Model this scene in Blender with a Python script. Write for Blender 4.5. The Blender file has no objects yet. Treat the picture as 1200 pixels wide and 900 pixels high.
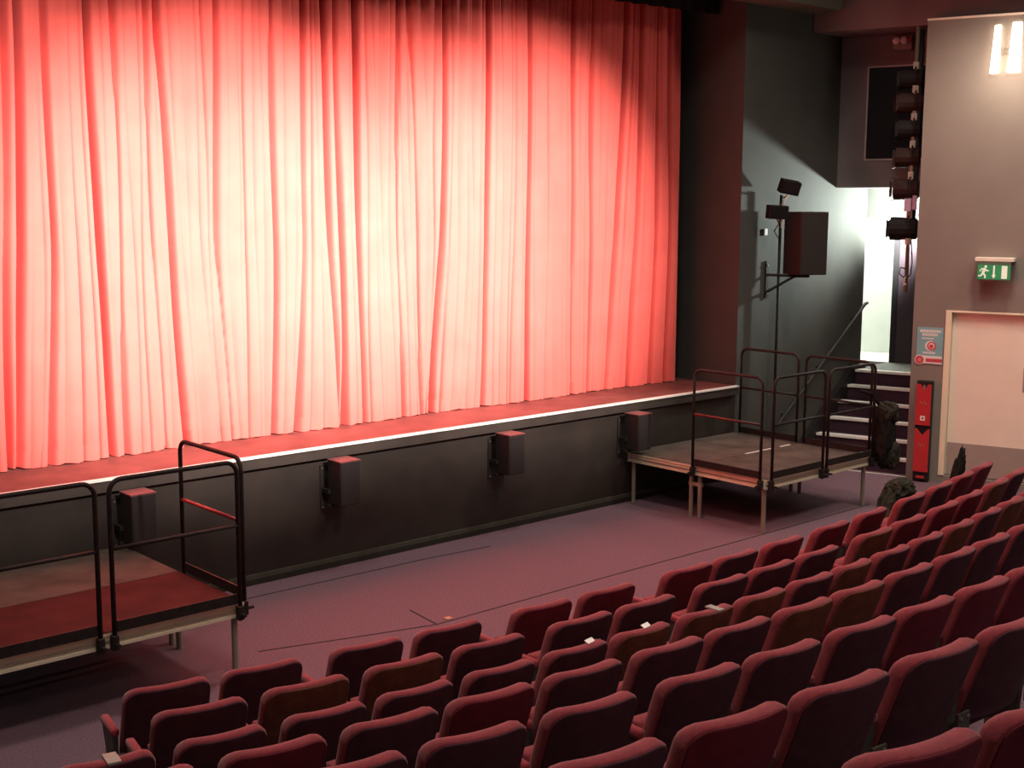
import bpy, bmesh, math, random
from mathutils import Vector, Matrix, noise as mnoise
import numpy as np

# ------------------------------------------------------------------ camera
SC = bpy.context.scene
COL = SC.collection
F_PX, CAM_Z = 1480.0, 3.5
YAW, PITCH, ROLL = (math.radians(a) for a in (41.97, 8.14, 0.25))
fwd = Vector((math.sin(YAW) * math.cos(PITCH), math.cos(YAW) * math.cos(PITCH), -math.sin(PITCH)))
rgt = Vector((math.cos(YAW), -math.sin(YAW), 0))
upv = rgt.cross(fwd)
r2 = math.cos(ROLL) * rgt + math.sin(ROLL) * upv
u2 = -math.sin(ROLL) * rgt + math.cos(ROLL) * upv
cd = bpy.data.cameras.new('camera')
cd.sensor_width = 36.0
cd.lens = F_PX / 1200 * 36
cd.clip_end = 200
cam = bpy.data.objects.new('camera', cd)
COL.objects.link(cam)
mw = Matrix((r2, u2, -fwd)).transposed().to_4x4()
mw.translation = Vector((0, 0, CAM_Z))
cam.matrix_world = mw
SC.camera = cam

# ------------------------------------------------------------------ world, exposure
w = bpy.data.worlds.new('world')
SC.world = w
w.use_nodes = True
w.node_tree.nodes['Background'].inputs[0].default_value = (1.0, 0.92, 0.86, 1)
w.node_tree.nodes['Background'].inputs[1].default_value = 0.06
vs = SC.view_settings
vs.view_transform = 'Standard'
vs.look = 'None'
vs.exposure = 0.0
vs.gamma = 1.0
vs.use_curve_mapping = False


# ------------------------------------------------------------------ lights of the hall
def aim(o, target):
    d = Vector(target) - o.location
    o.rotation_euler = d.to_track_quat('-Z', 'Y').to_euler()


def spot(name, loc, target, watts, angle, blend, color, radius=0.08):
    l = bpy.data.lights.new(name, 'SPOT')
    l.energy, l.spot_size, l.spot_blend, l.color, l.shadow_soft_size = watts, math.radians(angle), blend, color, radius
    o = bpy.data.objects.new(name, l)
    COL.objects.link(o)
    o.location = loc
    aim(o, target)
    return o


# front-of-house lanterns washing the curtain
for fx, tx, fw in ((4.4, 4.1, 8500), (6.0, 6.0, 20000), (8.2, 8.0, 14500), (9.9, 9.85, 14000)):
    spot('front_lantern', (fx, 2.2, 6.4), (tx, 10.8, 2.95), fw, 35 if fx > 9 else 33, 1.0, (1.0, 0.91, 0.85))
# house downlights above the seats and the floor in front of the stage
for hx, hy in ((3.0, 7.4), (7.6, 7.6), (11.6, 7.2), (3.4, 3.6), (7.4, 3.8), (11.4, 3.4), (2.5, -1.5), (8.0, -1.5)):
    spot('house_downlight', (hx, hy, 7.6), (hx, hy + 0.5, 0), 420, 130, 0.9, (1.0, 0.86, 0.76), 0.35)
# unseen spots added over the side aisle to brighten the cream door
for hx, hy in ((13.4, 6.6), (13.6, 3.6)):
    spot('aisle_fill_spot', (hx, hy, 6.6), (hx + 1.0, hy + 0.8, 1.0), 380, 110, 0.9, (1.0, 0.88, 0.74), 0.2)

# ------------------------------------------------------------------ materials
MATS = {}


def mat(name, col, rough=0.7, var=0.12, scale=8.0, bump=0.0, bscale=80.0, metal=0.0, sheen=0.0, spec=0.4, emit=None, est=0.0):
    if name in MATS:
        return MATS[name]
    m = bpy.data.materials.new(name)
    m.use_nodes = True
    nt = m.node_tree
    b = nt.nodes['Principled BSDF']
    b.inputs['Roughness'].default_value = rough
    b.inputs['Metallic'].default_value = metal
    b.inputs['Specular IOR Level'].default_value = spec
    if sheen:
        b.inputs['Sheen Weight'].default_value = sheen
        b.inputs['Sheen Roughness'].default_value = 0.5
    tc = nt.nodes.new('ShaderNodeTexCoord')
    n = nt.nodes.new('ShaderNodeTexNoise')
    n.inputs['Scale'].default_value = scale
    n.inputs['Detail'].default_value = 6
    nt.links.new(tc.outputs['Object'], n.inputs['Vector'])
    r = nt.nodes.new('ShaderNodeValToRGB')
    r.color_ramp.elements[0].position = 0.3
    r.color_ramp.elements[1].position = 0.7
    r.color_ramp.elements[0].color = tuple(c * (1 - var) for c in col) + (1,)
    r.color_ramp.elements[1].color = tuple(min(1, c * (1 + var)) for c in col) + (1,)
    nt.links.new(n.outputs['Fac'], r.inputs['Fac'])
    nt.links.new(r.outputs['Color'], b.inputs['Base Color'])
    if bump:
        n2 = nt.nodes.new('ShaderNodeTexNoise')
        n2.inputs['Scale'].default_value = bscale
        n2.inputs['Detail'].default_value = 4
        nt.links.new(tc.outputs['Object'], n2.inputs['Vector'])
        bp = nt.nodes.new('ShaderNodeBump')
        bp.inputs['Strength'].default_value = bump
        bp.inputs['Distance'].default_value = 0.01
        nt.links.new(n2.outputs['Fac'], bp.inputs['Height'])
        nt.links.new(bp.outputs['Normal'], b.inputs['Normal'])
    if emit:
        b.inputs['Emission Color'].default_value = emit + (1,)
        b.inputs['Emission Strength'].default_value = est
    MATS[name] = m
    return m


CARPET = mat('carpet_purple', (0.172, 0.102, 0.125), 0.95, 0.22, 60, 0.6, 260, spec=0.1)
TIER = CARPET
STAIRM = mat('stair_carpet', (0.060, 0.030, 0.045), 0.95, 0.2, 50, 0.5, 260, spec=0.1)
CURTAIN = mat('curtain_red', (0.78, 0.112, 0.091), 0.9, 0.06, 3, 0.15, 180, sheen=0.2, spec=0.1)
LEGCURT = mat('curtain_maroon', (0.10, 0.012, 0.018), 0.95, 0.1, 4, 0.1, 150, spec=0.1)
PELMET = mat('border_black', (0.012, 0.008, 0.008), 0.95, 0.1, 4, spec=0.1)
STAGEF = mat('stage_boards', (0.135, 0.040, 0.034), 0.55, 0.3, 3, 0.15, 60)
FASCIA = mat('fascia_brown', (0.024, 0.016, 0.012), 0.6, 0.3, 2.0, 0.1, 30)
LIP = mat('stage_lip', (0.036, 0.025, 0.020), 0.6, 0.2, 5)
NOSEW = mat('white_nosing', (0.80, 0.76, 0.70), 0.4, 0.06, 20)
SKIRT = mat('skirting', (0.055, 0.050, 0.036), 0.6, 0.2, 8)
SKIRTD = mat('skirting_dark', (0.018, 0.014, 0.010), 0.7, 0.2, 8)
WGREEN = mat('wall_greygreen', (0.056, 0.054, 0.047), 0.8, 0.1, 3, 0.05, 120)
WTAUPE = mat('wall_taupe', (0.235, 0.195, 0.165), 0.8, 0.05, 2, 0.05, 120)
WMAUVE = mat('wall_mauve', (0.200, 0.165, 0.160), 0.8, 0.06, 3)
BULK = mat('bulkhead_mauve', (0.210, 0.150, 0.140), 0.8, 0.06, 2)
OLIVE = mat('bulkhead_olive', (0.11, 0.10, 0.075), 0.8, 0.06, 2)
WHITEW = mat('white_paint', (0.82, 0.84, 0.78), 0.7, 0.03, 4)
PURPLE = mat('door_purple', (0.085, 0.055, 0.068), 0.6, 0.1, 4)
DARKF = mat('door_frame_dark', (0.03, 0.025, 0.028), 0.5, 0.1, 6)
CREAM = mat('door_cream', (0.86, 0.74, 0.60), 0.55, 0.03, 3)
CREAMF = mat('door_frame_cream', (0.85, 0.72, 0.52), 0.5, 0.03, 6)
KICK = mat('kick_plate', (0.36, 0.29, 0.25), 0.45, 0.05, 6)
GLASSD = mat('dark_glass', (0.012, 0.010, 0.010), 0.12, 0.1, 4, spec=0.5)
SEATRED = mat('seat_velvet', (0.225, 0.032, 0.040), 0.92, 0.16, 40, 0.3, 300, sheen=0.25, spec=0.1)
BK = {'p': mat('back_plum', (0.060, 0.020, 0.029), 0.8, 0.2, 12, 0.1, 200, spec=0.2),
      'r': mat('back_red', (0.115, 0.013, 0.023), 0.8, 0.2, 12, 0.1, 200, spec=0.2),
      'b': mat('back_brown', (0.120, 0.043, 0.027), 0.8, 0.25, 12, 0.1, 200, spec=0.2)}
ARMRED = mat('arm_velvet', (0.25, 0.025, 0.035), 0.9, 0.12, 40, 0.2, 300, sheen=0.3, spec=0.1)
SEATMET = mat('seat_metal', (0.10, 0.095, 0.08), 0.5, 0.2, 20, metal=0.5)
BOLT = mat('bolt_steel', (0.6, 0.58, 0.52), 0.35, 0.1, 20, metal=0.9)
PLY = mat('seat_ply', (0.30, 0.20, 0.15), 0.6, 0.2, 10)
BLACKM = mat('black_metal', (0.020, 0.015, 0.013), 0.6, 0.3, 20, spec=0.2)
ALU = mat('deck_aluminium', (0.62, 0.55, 0.40), 0.5, 0.06, 6)
LEGM = mat('deck_leg', (0.24, 0.20, 0.15), 0.5, 0.12, 6)
DECKB = mat('deck_brown', (0.082, 0.057, 0.045), 0.75, 0.3, 4, 0.15, 60, spec=0.2)
DECKR = mat('deck_red', (0.058, 0.010, 0.009), 0.8, 0.25, 4, 0.15, 60, spec=0.15)
TAPE = mat('white_tape', (0.7, 0.66, 0.6), 0.6, 0.1, 20)
SPKB = mat('speaker_black', (0.022, 0.016, 0.015), 0.6, 0.2, 20, 0.1, 200)
SPKR = mat('speaker_side', (0.032, 0.013, 0.012), 0.6, 0.2, 20)
LANT = mat('lantern_black', (0.014, 0.011, 0.010), 0.7, 0.2, 20, spec=0.15)
LANTR = mat('lantern_brown', (0.030, 0.013, 0.011), 0.7, 0.2, 20, spec=0.15)
LENS = mat('lens_glass', (0.05, 0.12, 0.06), 0.08, 0.2, 8, spec=0.8)
CHROME = mat('chrome_clamp', (0.55, 0.50, 0.40), 0.45, 0.1, 20, metal=0.3)
BRASS = mat('brass_pipe', (0.30, 0.23, 0.17), 0.6, 0.15, 20, metal=0.2)
LILAC = mat('lilac_clamp', (0.55, 0.42, 0.55), 0.35, 0.1, 20, metal=0.4)
REDP = mat('fire_red', (0.50, 0.030, 0.035), 0.45, 0.05, 8)
BLACKP = mat('black_plastic', (0.012, 0.010, 0.010), 0.5, 0.1, 10)
GREENS = mat('exit_green', (0.03, 0.26, 0.10), 0.5, 0.03, 8, emit=(0.03, 0.26, 0.10), est=0.25)
EXITW = mat('exit_white', (0.8, 0.9, 0.72), 0.5, 0.02, 8, emit=(0.8, 0.9, 0.7), est=0.25)
SIGNTOP = mat('sign_housing', (0.82, 0.74, 0.62), 0.5, 0.03, 8)
POSTB = mat('poster_blue', (0.22, 0.42, 0.44), 0.6, 0.05, 8)
POSTW = mat('poster_white', (0.78, 0.74, 0.68), 0.6, 0.03, 8)
POSTR = mat('poster_red', (0.62, 0.07, 0.09), 0.6, 0.03, 8)
BAGM = mat('bag_black', (0.012, 0.011, 0.009), 0.8, 0.4, 14, 0.5, 40, spec=0.1)
BAGG = mat('bag_green', (0.028, 0.026, 0.018), 0.8, 0.5, 14, 0.6, 40, spec=0.1)
GLOW = mat('lamp_glow', (1, 0.95, 0.85), 0.5, 0.0, 1, emit=(1.0, 0.86, 0.66), est=5.5)
GLOWG = mat('alcove_lamp_glow', (1, 1, 0.95), 0.5, 0.0, 1, emit=(0.90, 1.0, 0.90), est=3.0)
SEAM = mat('carpet_seam', (0.025, 0.016, 0.020), 0.95, 0.1, 20)
CABLE = mat('cable_black', (0.010, 0.009, 0.009), 0.6, 0.1, 20)
CABLEY = mat('cable_tan', (0.34, 0.20, 0.10), 0.6, 0.1, 20)


# ------------------------------------------------------------------ mesh helpers
class MB:
    def __init__(s):
        s.v, s.f = [], []

    def add(s, vs_, fs):
        o = len(s.v)
        s.v += [tuple(v) for v in vs_]
        s.f += [tuple(i + o for i in f) for f in fs]
        return s

    def box(s, x0, y0, z0, x1, y1, z1):
        v = [(x, y, z) for z in (z0, z1) for y in (y0, y1) for x in (x0, x1)]
        return s.add(v, [(0, 2, 3, 1), (4, 5, 7, 6), (0, 1, 5, 4), (2, 6, 7, 3), (0, 4, 6, 2), (1, 3, 7, 5)])

    def prism(s, poly, z0, z1):                 # footprint polygon (x, y), counter-clockwise
        n = len(poly)
        v = [(x, y, z0) for x, y in poly] + [(x, y, z1) for x, y in poly]
        f = [tuple(range(n - 1, -1, -1)), tuple(range(n, 2 * n))]
        f += [(i, (i + 1) % n, n + (i + 1) % n, n + i) for i in range(n)]
        return s.add(v, f)

    def plate(s, poly, y0, y1):                 # polygon in (x, z), extruded along y
        n = len(poly)
        v = [(x, y0, z) for x, z in poly] + [(x, y1, z) for x, z in poly]
        f = [tuple(range(n)), tuple(range(2 * n - 1, n - 1, -1))]
        f += [((i + 1) % n, i, n + i, n + (i + 1) % n) for i in range(n)]
        return s.add(v, f)

    def tube(s, pts, r, n=10, caps=True):
        pts = [Vector(p) for p in pts]
        rings = []
        prev = None
        for i, p in enumerate(pts):
            t = (pts[min(i + 1, len(pts) - 1)] - pts[max(i - 1, 0)]).normalized()
            if prev is None:
                a = Vector((0, 0, 1)) if abs(t.z) < 0.9 else Vector((1, 0, 0))
                u = t.cross(a).normalized()
            else:
                u = (prev - t * prev.dot(t)).normalized()
            prev = u
            q = t.cross(u)
            rr = r[i] if isinstance(r, (list, tuple)) else r
            rings.append([p + rr * (math.cos(2 * math.pi * k / n) * u + math.sin(2 * math.pi * k / n) * q) for k in range(n)])
        v = [x for ring in rings for x in ring]
        f = [(i * n + k, i * n + (k + 1) % n, (i + 1) * n + (k + 1) % n, (i + 1) * n + k) for i in range(len(pts) - 1) for k in range(n)]
        if caps:
            f += [tuple(range(n - 1, -1, -1)), tuple((len(pts) - 1) * n + k for k in range(n))]
        return s.add(v, f)

    def build(s, name, m, parent=None, smooth=False, bevel=0.0, loc=None):
        me = bpy.data.meshes.new(name)
        me.from_pydata(s.v, [], s.f)
        bm = bmesh.new()
        bm.from_mesh(me)
        bmesh.ops.recalc_face_normals(bm, faces=bm.faces)
        if bevel:
            bmesh.ops.bevel(bm, geom=list(bm.edges), offset=bevel, segments=2, profile=0.5, affect='EDGES')
        bm.to_mesh(me)
        bm.free()
        me.materials.append(m)
        if smooth:
            for p in me.polygons:
                p.use_smooth = True
        o = bpy.data.objects.new(name, me)
        COL.objects.link(o)
        if parent:
            o.parent = parent
        if loc:
            o.location = loc
        return o


def tag(o, label=None, cat=None, group=None, kind=None):
    for k, v in (('label', label), ('category', cat), ('group', group), ('kind', kind)):
        if v:
            o[k] = v
    return o


def empty(name, loc, rz=0.0):
    o = bpy.data.objects.new(name, None)
    COL.objects.link(o)
    o.location = loc
    o.rotation_euler = (0, 0, rz)
    o.empty_display_size = 0.1
    return o


def thing(name, label, cat, loc, rz=0.0, group=None):
    return tag(empty(name, loc, rz), label, cat, group)


def struct(mb, name, m, label, cat, **k):
    return tag(mb.build(name, m, **k), label, cat, kind='structure')


def copy_tree(o, parent=None):
    c = o.copy()
    COL.objects.link(c)
    if parent:
        c.parent = parent
    for ch in list(o.children):
        copy_tree(ch, c)
    return c


def arc(cx, cz, r, a0, a1, n=6):
    return [(cx + r * math.cos(math.radians(a0 + (a1 - a0) * i / n)), cz + r * math.sin(math.radians(a0 + (a1 - a0) * i / n))) for i in range(n + 1)]


# frame of the splayed right wall: local x runs along it toward the audience, local y points out of the room
W2, N2 = Vector((0.29, -0.957)).normalized(), Vector((0.957, 0.29)).normalized()
RW = math.atan2(W2.y, W2.x)
CW = Vector((14.47, 8.48))


def wl(s, u=0.0):                      # s metres out of the room, u along the wall
    p = CW + N2 * s + W2 * u
    return (p.x, p.y)


STAGE_Y, STAGE_Z, STAGE_X1 = 10.0, 1.2, 12.85

# ------------------------------------------------------------------ setting: floor, stage, walls
fl = struct(MB().box(-2.0, -1.0, -0.2, 16.9, 10.2, 0.0), 'floor', CARPET, 'purple flecked carpet floor between the stage and the seats', 'floor')
for pts in ([(5.2, 9.665), (7.48, 9.62), (8.3, 9.55)], [(4.9, 8.42), (5.64, 8.20), (6.36, 8.0)], [(6.42, 8.45), (6.36, 8.0)],
            [(6.36, 8.0), (8.77, 8.01), (10.3, 7.99), (12.9, 8.0)]):
    mb = MB()
    for (xa, ya), (xb, yb) in zip(pts, pts[1:]):
        d = Vector((xb - xa, yb - ya)).normalized()
        n = Vector((-d.y, d.x)) * 0.008
        mb.prism([(xa - n.x, ya - n.y), (xb - n.x, yb - n.y), (xb + n.x, yb + n.y), (xa + n.x, ya + n.y)], -0.002, 0.0025)
    mb.build('seam', SEAM, fl)
MB().box(6.50, 8.03, 0.0, 6.56, 8.09, 0.006).build('hatch_ring', mat('hatch_brass', (0.45, 0.36, 0.24), 0.4, metal=0.5), fl)
struct(MB().box(2.0, STAGE_Y, 0.0, STAGE_X1, STAGE_Y + 0.1, 1.09), 'wall_stage_front', FASCIA, 'dark brown painted front wall of the stage', 'wall')
struct(MB().box(2.0, STAGE_Y - 0.03, 0.0, STAGE_X1, STAGE_Y, 0.055), 'baseboard_stage', SKIRTD, 'dark skirting along the foot of the stage wall', 'baseboard')
struct(MB().box(2.0, STAGE_Y - 0.022, 0.055, STAGE_X1, STAGE_Y, 0.095), 'trim_1', SKIRT, 'olive strip above the skirting of the stage wall', 'trim')
sf = struct(MB().box(2.0, STAGE_Y - 0.01, 1.09, STAGE_X1, 13.2, STAGE_Z), 'floor_stage', STAGEF, 'reddish brown boarded stage floor below the curtain', 'stage floor')
MB().box(2.0, STAGE_Y - 0.05, 1.09, STAGE_X1, STAGE_Y - 0.01, STAGE_Z - 0.012).build('lip', LIP, sf)
MB().box(2.0, STAGE_Y - 0.062, STAGE_Z - 0.012, STAGE_X1, STAGE_Y - 0.005, STAGE_Z + 0.006).build('edge_nosing', NOSEW, sf)

# dark wall right of the stage with its return beside the curtain
mb = MB().prism([(STAGE_X1, 10.0), (15.69, 10.0), (15.69, 10.22), (13.05, 10.22), (13.05, 12.8), (STAGE_X1, 12.8)], 0.0, 6.6)
struct(mb, 'wall_stage_right', WGREEN, 'dark grey green wall right of the stage beside the stairs', 'wall')
struct(MB().box(12.2, 9.55, 5.95, 14.23, 9.985, 6.6), 'ceiling_bulkhead', OLIVE, 'olive brown bulkhead above the wall right of the stage', 'ceiling')
struct(MB().box(1.5, 13.2, 0.0, 13.05, 13.4, 6.8), 'wall_stage_back', PELMET, 'black wall at the back of the stage', 'wall')
# right auditorium wall with door opening
DX0, DX1, DZ0, DZ1 = 0.40, 1.56, 0.10, 2.20
wr = empty('wall_right', (CW.x, CW.y, 0), RW)
tag(wr, 'taupe painted side wall with the cream door', 'wall', kind='structure')
mb = MB().box(0, 0, 0, DX0, 0.2, 5.74).box(DX0, 0, DZ1, DX1, 0.2, 5.74).box(DX1, 0, 0, 8.5, 0.2, 5.74).box(DX0, 0, 0, DX1, 0.2, DZ0)
mb.build('wall_face', WTAUPE, wr)
MB().box(-0.005, -0.012, 5.74, 8.5, 0.2, 5.765).build('lit_top_edge', CREAM, wr)  # cream strip paints in the light along the top edge of the wall
# bulkhead over the alcove
bk = empty('ceiling_alcove', (14.24, 9.985, 0), RW)
tag(bk, 'mauve bulkhead hanging above the lighting boom and the side wall', 'ceiling', kind='structure')
MB().prism([(0, 0), (9.9, 0), (9.9, 0.9), (1.75, 0.9), (1.75, 2.5), (0.75, 2.5)], 5.72, 6.7).build('bulkhead_face', BULK, bk)
# upper box with control window
B0 = Vector((14.92, 9.995))
bx = tag(empty('wall_upper_box', (B0.x, B0.y, 0), RW), 'mauve overhanging box with a dark control window above the stairs', 'wall', kind='structure')
ZB0, ZB1 = 3.73, 5.715
mb = MB().box(0, 0, ZB0, 0.38, 0.06, ZB1).box(0.38, 0, ZB0, 1.2, 0.06, 4.11).box(0.38, 0, 5.30, 1.2, 0.06, ZB1).box(1.2, 0, ZB0, 1.42, 0.06, ZB1)
mb.prism([(0.02, 0.06), (1.42, 0.06), (1.42, 1.45), (0.46, 1.45)], ZB0, ZB0 + 0.06)
mb.build('box_face', WMAUVE, bx)
win = tag(empty('window_1', (B0.x, B0.y, 0), RW), 'dark control room window with pale frame in the overhanging box', 'window', kind='structure')
mb = MB().box(0.36, -0.015, 4.09, 1.22, 0.0, 4.11).box(0.36, -0.015, 5.30, 1.22, 0.0, 5.32).box(0.36, -0.015, 4.11, 0.38, 0.0, 5.30).box(1.2, -0.015, 4.11, 1.22, 0.0, 5.30)
mb.build('window_frame', mat('window_frame_grey', (0.50, 0.44, 0.42), 0.5), win)
MB().box(0.38, 0.02, 4.11, 1.2, 0.03, 5.30).build('pane', GLASSD, win)
MB().box(0.38, 0.035, 4.68, 1.2, 0.05, 4.70).build('transom', DARKF, win)
# alcove side wall, back wall with the doorway, corridor behind it
struct(MB().prism([wl(0.21, 0.0), wl(2.36, 0.0), wl(2.36, 0.15), wl(0.21, 0.15)][::-1], 0.0, 5.71), 'wall_alcove_side', WTAUPE, 'side wall of the stair alcove behind the lighting boom', 'wall')
D0 = Vector((16.5, 10.0))
wb = tag(empty('wall_alcove_back', (D0.x, D0.y, 0), RW), 'pale wall at the head of the stairs around the doorway', 'wall', kind='structure')
mb = MB().box(-1.7, 0, 3.31, 0.86, 0.12, 5.7).box(-1.7, 0, 0, -1.05, 0.12, 3.31).box(0.0, 0, 0, 0.86, 0.12, 3.31).box(-1.05, 0, 0, 0, 0.12, 1.19)
mb.build('wall_face', WGREEN, wb)
cor = tag(empty('wall_corridor', (D0.x, D0.y, 0), RW), 'bright white corridor walls seen through the doorway', 'wall', kind='structure')
mb = MB().box(-2.2, 1.3, 1.1, 1.0, 1.4, 3.8).box(-2.3, 0.13, 1.1, -2.2, 1.4, 3.8).box(1.0, 0.13, 1.1, 1.1, 1.4, 3.8).box(-2.2, 0.13, 3.7, 1.0, 1.3, 3.8).box(-2.2, 0.13, 1.1, 1.0, 1.3, 1.19)
mb.build('wall_face', WHITEW, cor)
MB().box(-1.0, 0.55, 3.62, -0.1, 0.80, 3.69).build('ceiling_lamp_panel', mat('corridor_glow', (1, 1, 0.96), 0.5, 0.0, 1, emit=(0.97, 1.0, 0.92), est=75.0), cor)
d2 = tag(empty('door_2', (D0.x, D0.y, 0), RW), 'dark purple door leaf right of the bright doorway', 'door', kind='structure')
MB().box(-0.02, -0.05, 1.2, 0.06, 0.0, 3.33).build('door_frame', DARKF, d2)
MB().box(0.065, -0.04, 1.2, 0.84, 0.0, 3.29).build('door_leaf', PURPLE, d2)
MB().box(-1.05, -0.02, 3.31, 0.86, 0.0, 3.34).build('lintel', WGREEN, d2)

# cream door in the right wall
d1 = tag(empty('door_1', (CW.x, CW.y, 0), RW), 'cream door with taupe kick plate in the side wall', 'door', kind='structure')
mb = MB().box(DX0, -0.01, DZ0, DX0 + 0.07, 0.14, DZ1).box(DX1 - 0.07, -0.01, DZ0, DX1, 0.14, DZ1).box(DX0 + 0.07, -0.01, DZ1 - 0.025, DX1 - 0.07, 0.14, DZ1)
mb.build('door_frame', CREAMF, d1, bevel=0.004)
MB().box(DX0 + 0.075, 0.06, DZ0 + 0.01, DX1 - 0.075, 0.105, DZ1 - 0.03).build('door_leaf', CREAM, d1)
MB().box(DX0 + 0.085, 0.054, DZ0 + 0.015, DX1 - 0.085, 0.06, 0.525).build('kick_plate', KICK, d1)
MB().box(1.34, 0.052, 1.23, 1.42, 0.06, 1.53).build('push_plate', KICK, d1)

# ------------------------------------------------------------------ stairs
st = thing('staircase', 'purple carpeted stairs with pale nosings up to the bright doorway', 'stairs', (0, 0, 0))
st['kind'] = 'structure'
SN = [0.25, 0.48, 0.72, 0.95, 1.16, 1.33]


def yend(s, y=9.99):                    # local u where the line s meets the stage side wall
    return (CW.y + N2.y * s - y) / -W2.y


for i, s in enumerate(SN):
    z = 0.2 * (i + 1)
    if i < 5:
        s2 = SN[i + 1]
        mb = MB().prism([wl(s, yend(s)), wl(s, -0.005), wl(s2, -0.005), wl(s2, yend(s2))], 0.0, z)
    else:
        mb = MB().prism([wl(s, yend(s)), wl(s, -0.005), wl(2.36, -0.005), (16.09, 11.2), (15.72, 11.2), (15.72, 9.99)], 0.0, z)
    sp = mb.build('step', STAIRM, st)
    sa = s - 0.025
    MB().prism([wl(sa, yend(sa) + 0.10), wl(sa, -0.03), wl(s + 0.085, -0.03), wl(s + 0.085, yend(s + 0.085) + 0.10)], z - 0.028, z + 0.006).build('nosing', NOSEW, sp)
MB().prism([wl(0.10, yend(0.10) + 0.02), wl(0.10, -0.03), wl(0.125, -0.03), wl(0.125, yend(0.125) + 0.02)], 0.0, 0.008).build('floor_strip', NOSEW, st)
MB().prism([wl(1.43, yend(1.43)), wl(1.43, -0.02), wl(2.35, -0.02), wl(2.35, -0.9)], 1.2, 1.206).build('landing_mat', mat('landing_grey', (0.20, 0.21, 0.19), 0.9), st)
MB().plate([(13.98, 0.0), (15.68, 0.0), (15.68, 1.26), (15.40, 1.26), (14.02, 0.12)], 9.90, 9.985).build('stringer', BLACKP, st)
hr = thing('stair_handrail', 'dark wall mounted handrail climbing beside the stairs', 'handrail', (13.6, 9.9, 0.0))
MB().tube([(0.0, 0, 0.60), (0.05, 0, 0.62), (2.0, 0, 2.12), (2.05, 0, 2.13)], 0.022, 10).build('rail', mat('rail_steel', (0.03, 0.028, 0.026), 0.4, 0.1, 10), hr, smooth=True)
for t in (0.12, 0.5, 0.9):
    x, z = 2.0 * t, 0.6 + 1.52 * t
    MB().tube([(x, 0, z - 0.02), (x, 0.04, z - 0.06), (x, 0.097, z - 0.06)], 0.01, 6).build('bracket', BLACKM, hr)

# ------------------------------------------------------------------ curtain
FOLDS = [(4.06, 3.96, 3.92), (4.16, 4.10, 3.98), (4.40, 4.37, 4.27), (4.78, 4.79, 4.84), (5.01, 5.00, 4.97), (5.30, 5.32, 5.36), (5.40, 5.51, 5.58),
         (5.98, 5.96, 6.06), (6.57, 6.57, 6.53), (6.93, 6.91, 6.77), (7.17, 7.22, 7.30), (7.33, 7.35, 7.38), (7.57, 7.59, 7.60), (8.11, 8.09, 8.14), (8.26, 8.36, 8.40),
         (8.71, 8.69, 8.53), (9.31, 9.30, 9.24), (9.97, 9.94, 9.90), (10.68, 10.68, 10.67), (10.97, 11.0, 10.98), (11.50, 11.44, 11.28), (11.79, 11.77, 11.68),
         (12.11, 12.12, 12.09), (12.34, 12.38, 12.35)]
DEPTH = [2.2 * d_ for d_ in (.10, .12, .07, .16, .05, .04, .16, .05, .06, .08, .15, .10, .16, .05, .04, .16, .15, .15, .06, .05, .12, .12, .08, .08)]
rng = random.Random(7)
vall = []                                # (x_top, x_mid, x_bot, depth)
ext = [(2.5, 2.5, 2.45), (2.9, 2.88, 2.9), (3.3, 3.32, 3.3), (3.7, 3.66, 3.6)] + FOLDS + [(12.56, 12.56, 12.54)]
dep = [.08, .1, .08, .1] + DEPTH + [.0]
for i in range(len(ext) - 1):
    a, b = ext[i], ext[i + 1]
    vall.append(a + (dep[i],))
    gap = b[1] - a[1]
    n = max(0, int(round(gap / 0.10)) - 1)
    for k in range(n):
        t = (k + 1 + rng.uniform(-0.25, 0.25)) / (n + 1)
        j = rng.uniform(-0.25, 0.25) * gap / (n + 1)
        vall.append((a[0] + (b[0] - a[0]) * t + j, a[1] + (b[1] - a[1]) * t, a[2] + (b[2] - a[2]) * t - j, rng.choice((0.004, 0.008, 0.012, 0.03))))
vall.append(ext[-1] + (0.0,))
VA = np.array(vall)
phase = np.array([rng.uniform(0, 6.28) for _ in vall])


def curtain_y(xs, z):
    t = (z - 1.2) / 4.2
    if t > 0.45:
        q = (t - 0.45) / 0.55
        c = VA[:, 1] + (VA[:, 0] - VA[:, 1]) * q
    else:
        q = t / 0.45
        c = VA[:, 2] + (VA[:, 1] - VA[:, 2]) * q
    c = c + 0.012 * np.sin(z * 1.7 + phase)
    c[-1] = VA[-1, 2]
    c = np.maximum.accumulate(c + np.arange(len(c)) * 1e-4)
    d = VA[:, 3] * (0.75 + 0.35 * np.sin(z * 0.9 + phase * 1.7))
    i = np.clip(np.searchsorted(c, xs) - 1, 0, len(c) - 2)
    wd = np.maximum(c[i + 1] - c[i], 1e-3)
    u = np.clip((xs - c[i]) / wd, 0, 1)
    # narrow, sharp valleys and broad bulges
    hw = np.where(d > 0.06, 0.026, 0.013)
    e1 = np.exp(-((u * wd) / hw[i]) ** 2)
    e2 = np.exp(-(((1 - u) * wd) / hw[i + 1]) ** 2)
    y = d[i] * e1 + d[i + 1] * e2 - 0.11 * wd * np.sin(np.pi * u) ** 0.9 * (1 - 0.25 * t)
    y += 0.006 * np.sin(xs * 37 + 2.1 * np.sin(z * 0.8)) + 0.03 * np.sin(xs * 2.3 + z * 0.5)
    y += 0.012 * np.maximum(0, 1.6 - z) * np.sin(xs * 11)
    return y


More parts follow.
